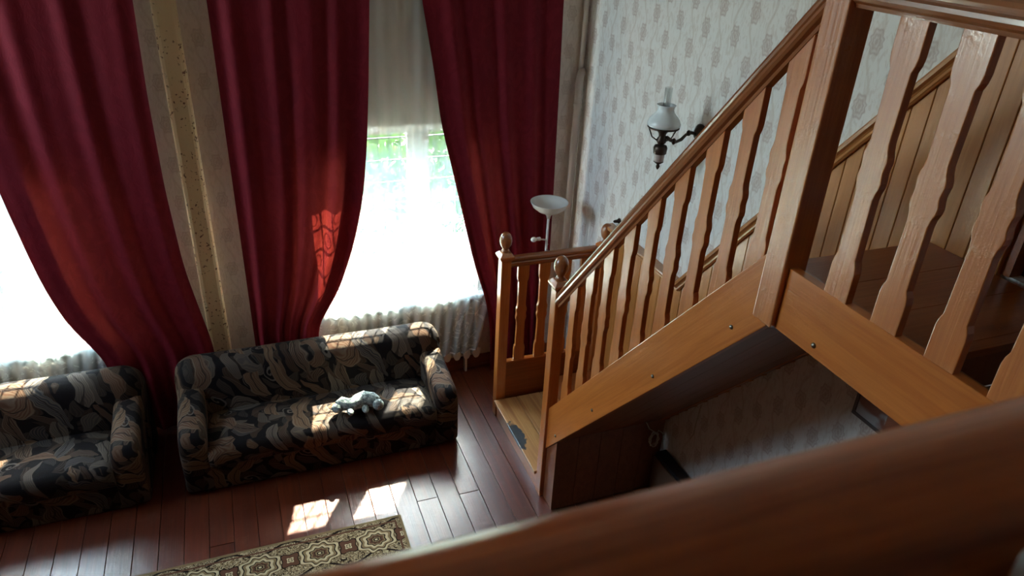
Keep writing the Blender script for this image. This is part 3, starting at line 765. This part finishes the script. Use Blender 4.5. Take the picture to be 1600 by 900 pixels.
MB().lathe([(.098,.056),(.104,.060),(.104,.066),(.098,.068)], (LX,LY,0), 28).build('shade_ring', BRASS, wlp)
for k in range(3):
    a = k*2.094+.9; MB().tube([(LX+.025*math.cos(a), .025*math.sin(a), -.03), (LX+.07*math.cos(a), .07*math.sin(a), .0), (LX+.098*math.cos(a), .098*math.sin(a), .058)], .0045, 6).build('shade_support', BRASS, wlp)
MB().lathe([(.098,.066),(.106,.075),(.107,.090),(.098,.112),(.078,.135),(.060,.155),(.052,.175),(.053,.190),(.062,.205),(.058,.207),(.048,.190),(.047,.175),(.055,.152),(.074,.130),(.094,.108),(.101,.090),(.094,.070)], (LX,LY,0), 32).build('glass_shade', plain('white_opal_shade', (.74,.77,.78), .25), wlp)
gm = Mat('chimney_glass'); gt = gm.node('ShaderNodeBsdfTransparent'); gt.inputs[0].default_value = (.93,.94,.94,1); gg = gm.node('ShaderNodeBsdfGlossy'); gg.inputs['Roughness'].default_value = .05
gx = gm.node('ShaderNodeMixShader'); gx.inputs[0].default_value = .14; gm.t.links.new(gt.outputs[0], gx.inputs[1]); gm.t.links.new(gg.outputs[0], gx.inputs[2])
MB().lathe([(.030,.06),(.036,.10),(.026,.16),(.024,.20),(.025,.315),(.0235,.315),(.0225,.20)], (LX,LY,0), 24).build('glass_chimney', gm.done(gx.outputs[0]), wlp)
# small dark hook on the wall by the back newel
hk = tag(MB().lathe([(.004,-.06),(.012,-.05),(.014,-.02),(.022,-.012),(.024,-.001)], (XR, 4.894, 1.87), 12, 'x').build('wall_hook', BRASS), 'small dark knob on the right wall just behind the far newel ball', 'hook')

# ------------------------------------------------------------------ rug
def rug_mat():
    m = Mat('patterned_rug'); x, y, z = m.xyz(world=True)
    P_ = .405; yc = 3.875; v = y-yc; x0 = .594
    olive, darkb, beige, brown = (.21,.145,.075), (.012,.006,.005), (.50,.40,.25), (.11,.048,.028)
    def rad(off, ax, ay, lob, amp):
        a = (((x-x0+off)/P_).fract()-.5)*P_; r = ((a/ax).pow(2)+(v/ay).pow(2)).sqrt(); th = a.atan2(v)
        return r*(1.0+(th*lob).cos()*amp)
    squig = m.noise(m.vec(x, y, 0), 26, 2, .5, 1.4)
    c = m.mix(((squig*30).sin()).step(.3, .7)*.8, olive, beige)
    c = m.mix(((squig*30+2.2).sin()).step(.6, .85), c, darkb)
    wave = (v.abs()-(.135+((x-x0)*(2*math.pi/P_)).cos()*-.035)).abs()
    c = m.mix(1.0-wave.step(.006, .012), c, darkb)
    rm = rad(P_/2, .150, .112, 8, .10)
    med = m.ramp(rm, [(0, beige), (.07, darkb), (.13, olive), (.20, darkb), (.24, brown), (.34, olive), (.42, darkb), (.48, beige), (.62, olive), (.74, darkb), (.80, beige), (.92, olive), (.97, darkb)], True)
    c = m.mix(1.0-rm.step(.995, 1.0), c, med)
    rd = rad(0.0, .068, .062, 4, .22)
    dia = m.ramp(rd, [(0, beige), (.14, darkb), (.22, beige), (.36, brown), (.88, darkb)], True)
    c = m.mix(1.0-rd.step(.995, 1.0), c, dia)
    edge = (4.065-y).min(.818-x)
    c = m.mix(1.0-edge.step(.020, .024), c, olive)
    c = m.mix((edge-.055).abs().lt(.007), c, brown)
    n_ = m.noise(m.vec(x, y, z), 300, 2)
    return m.done(m.bsdf(c, .9, .1, bump=n_, bump_d=.002))
tag(MB().box(-1.9, .818, 2.2, 4.065, .002, .012).build('rug', rug_mat(), bevel=.004), 'beige and brown medallion rug on the red floorboards', 'rug')

# ------------------------------------------------------------------ under the stairs
hb = tag(empty('black_box', (2.84, 3.40, 0)), 'long low black box standing under the stairs against the wallpaper', 'box')
MB().box(-.045,.045,-.32,.32,.36,.40).build('lid', BLACK, hb, bevel=.006); MB().box(-.055,.055,-.33,.33,.0,.36).build('body', plain('brown_board', (.16,.085,.05), .6), hb, bevel=.006)
CORD = plain('pale_cord', (.50,.44,.36), .6)
pts = [(2.66,3.735,.72), (2.68,3.732,.68), (2.70,3.728,.64)]
for k in range(50):
    a = k*.5+1.2; pts.append((2.745+(.034+.006*math.sin(k*.9))*math.cos(a), 3.712+.012*math.sin(k*1.3), .54+.065*math.sin(a)+.008*math.sin(k*.7)))
pts += [(2.79,3.735,.60),(2.82,3.735,.575),(2.85,3.735,.54)]
tag(MB().tube(pts, .004, 6).build('coiled_cord', CORD), 'pale coiled electric cord hanging above the black box under the stairs', 'cord')
tag(MB().tube([(XR-.006,3.433,1.04), (XR-.008,3.44,.95), (XR-.006,3.45,.86), (XR-.006,3.452,.76), (XR-.008,3.475,.70)], .004, 6).build('wall_cable', CORD), 'short pale cord running down the wallpaper under the stairs', 'cord')
# framed picture on the wall below the landing
pic = tag(empty('picture', (XR-.002, 1.84, 1.87)), 'bluish framed picture on the wall below the landing, mostly hidden', 'picture')
pm = Mat('picture_print'); px, py, pz = pm.xyz(); k = pm.noise(pm.obj(), 5, 2, .5, 1).step(.5, .62)
MB().box(-.016,-.004,-.38,.38,.018,.48).build('print', pm.done(pm.bsdf(pm.mix(k, (.38,.37,.39), (.22,.08,.05)), .5)), pic)
MB().box(-.022,0,-.40,.40,0,.02).box(-.022,0,-.40,.40,.48,.50).box(-.022,0,-.40,-.38,.02,.48).box(-.022,0,.38,.40,.02,.48).build('frame', plain('dark_frame', (.06,.04,.04), .4), pic, bevel=.003)
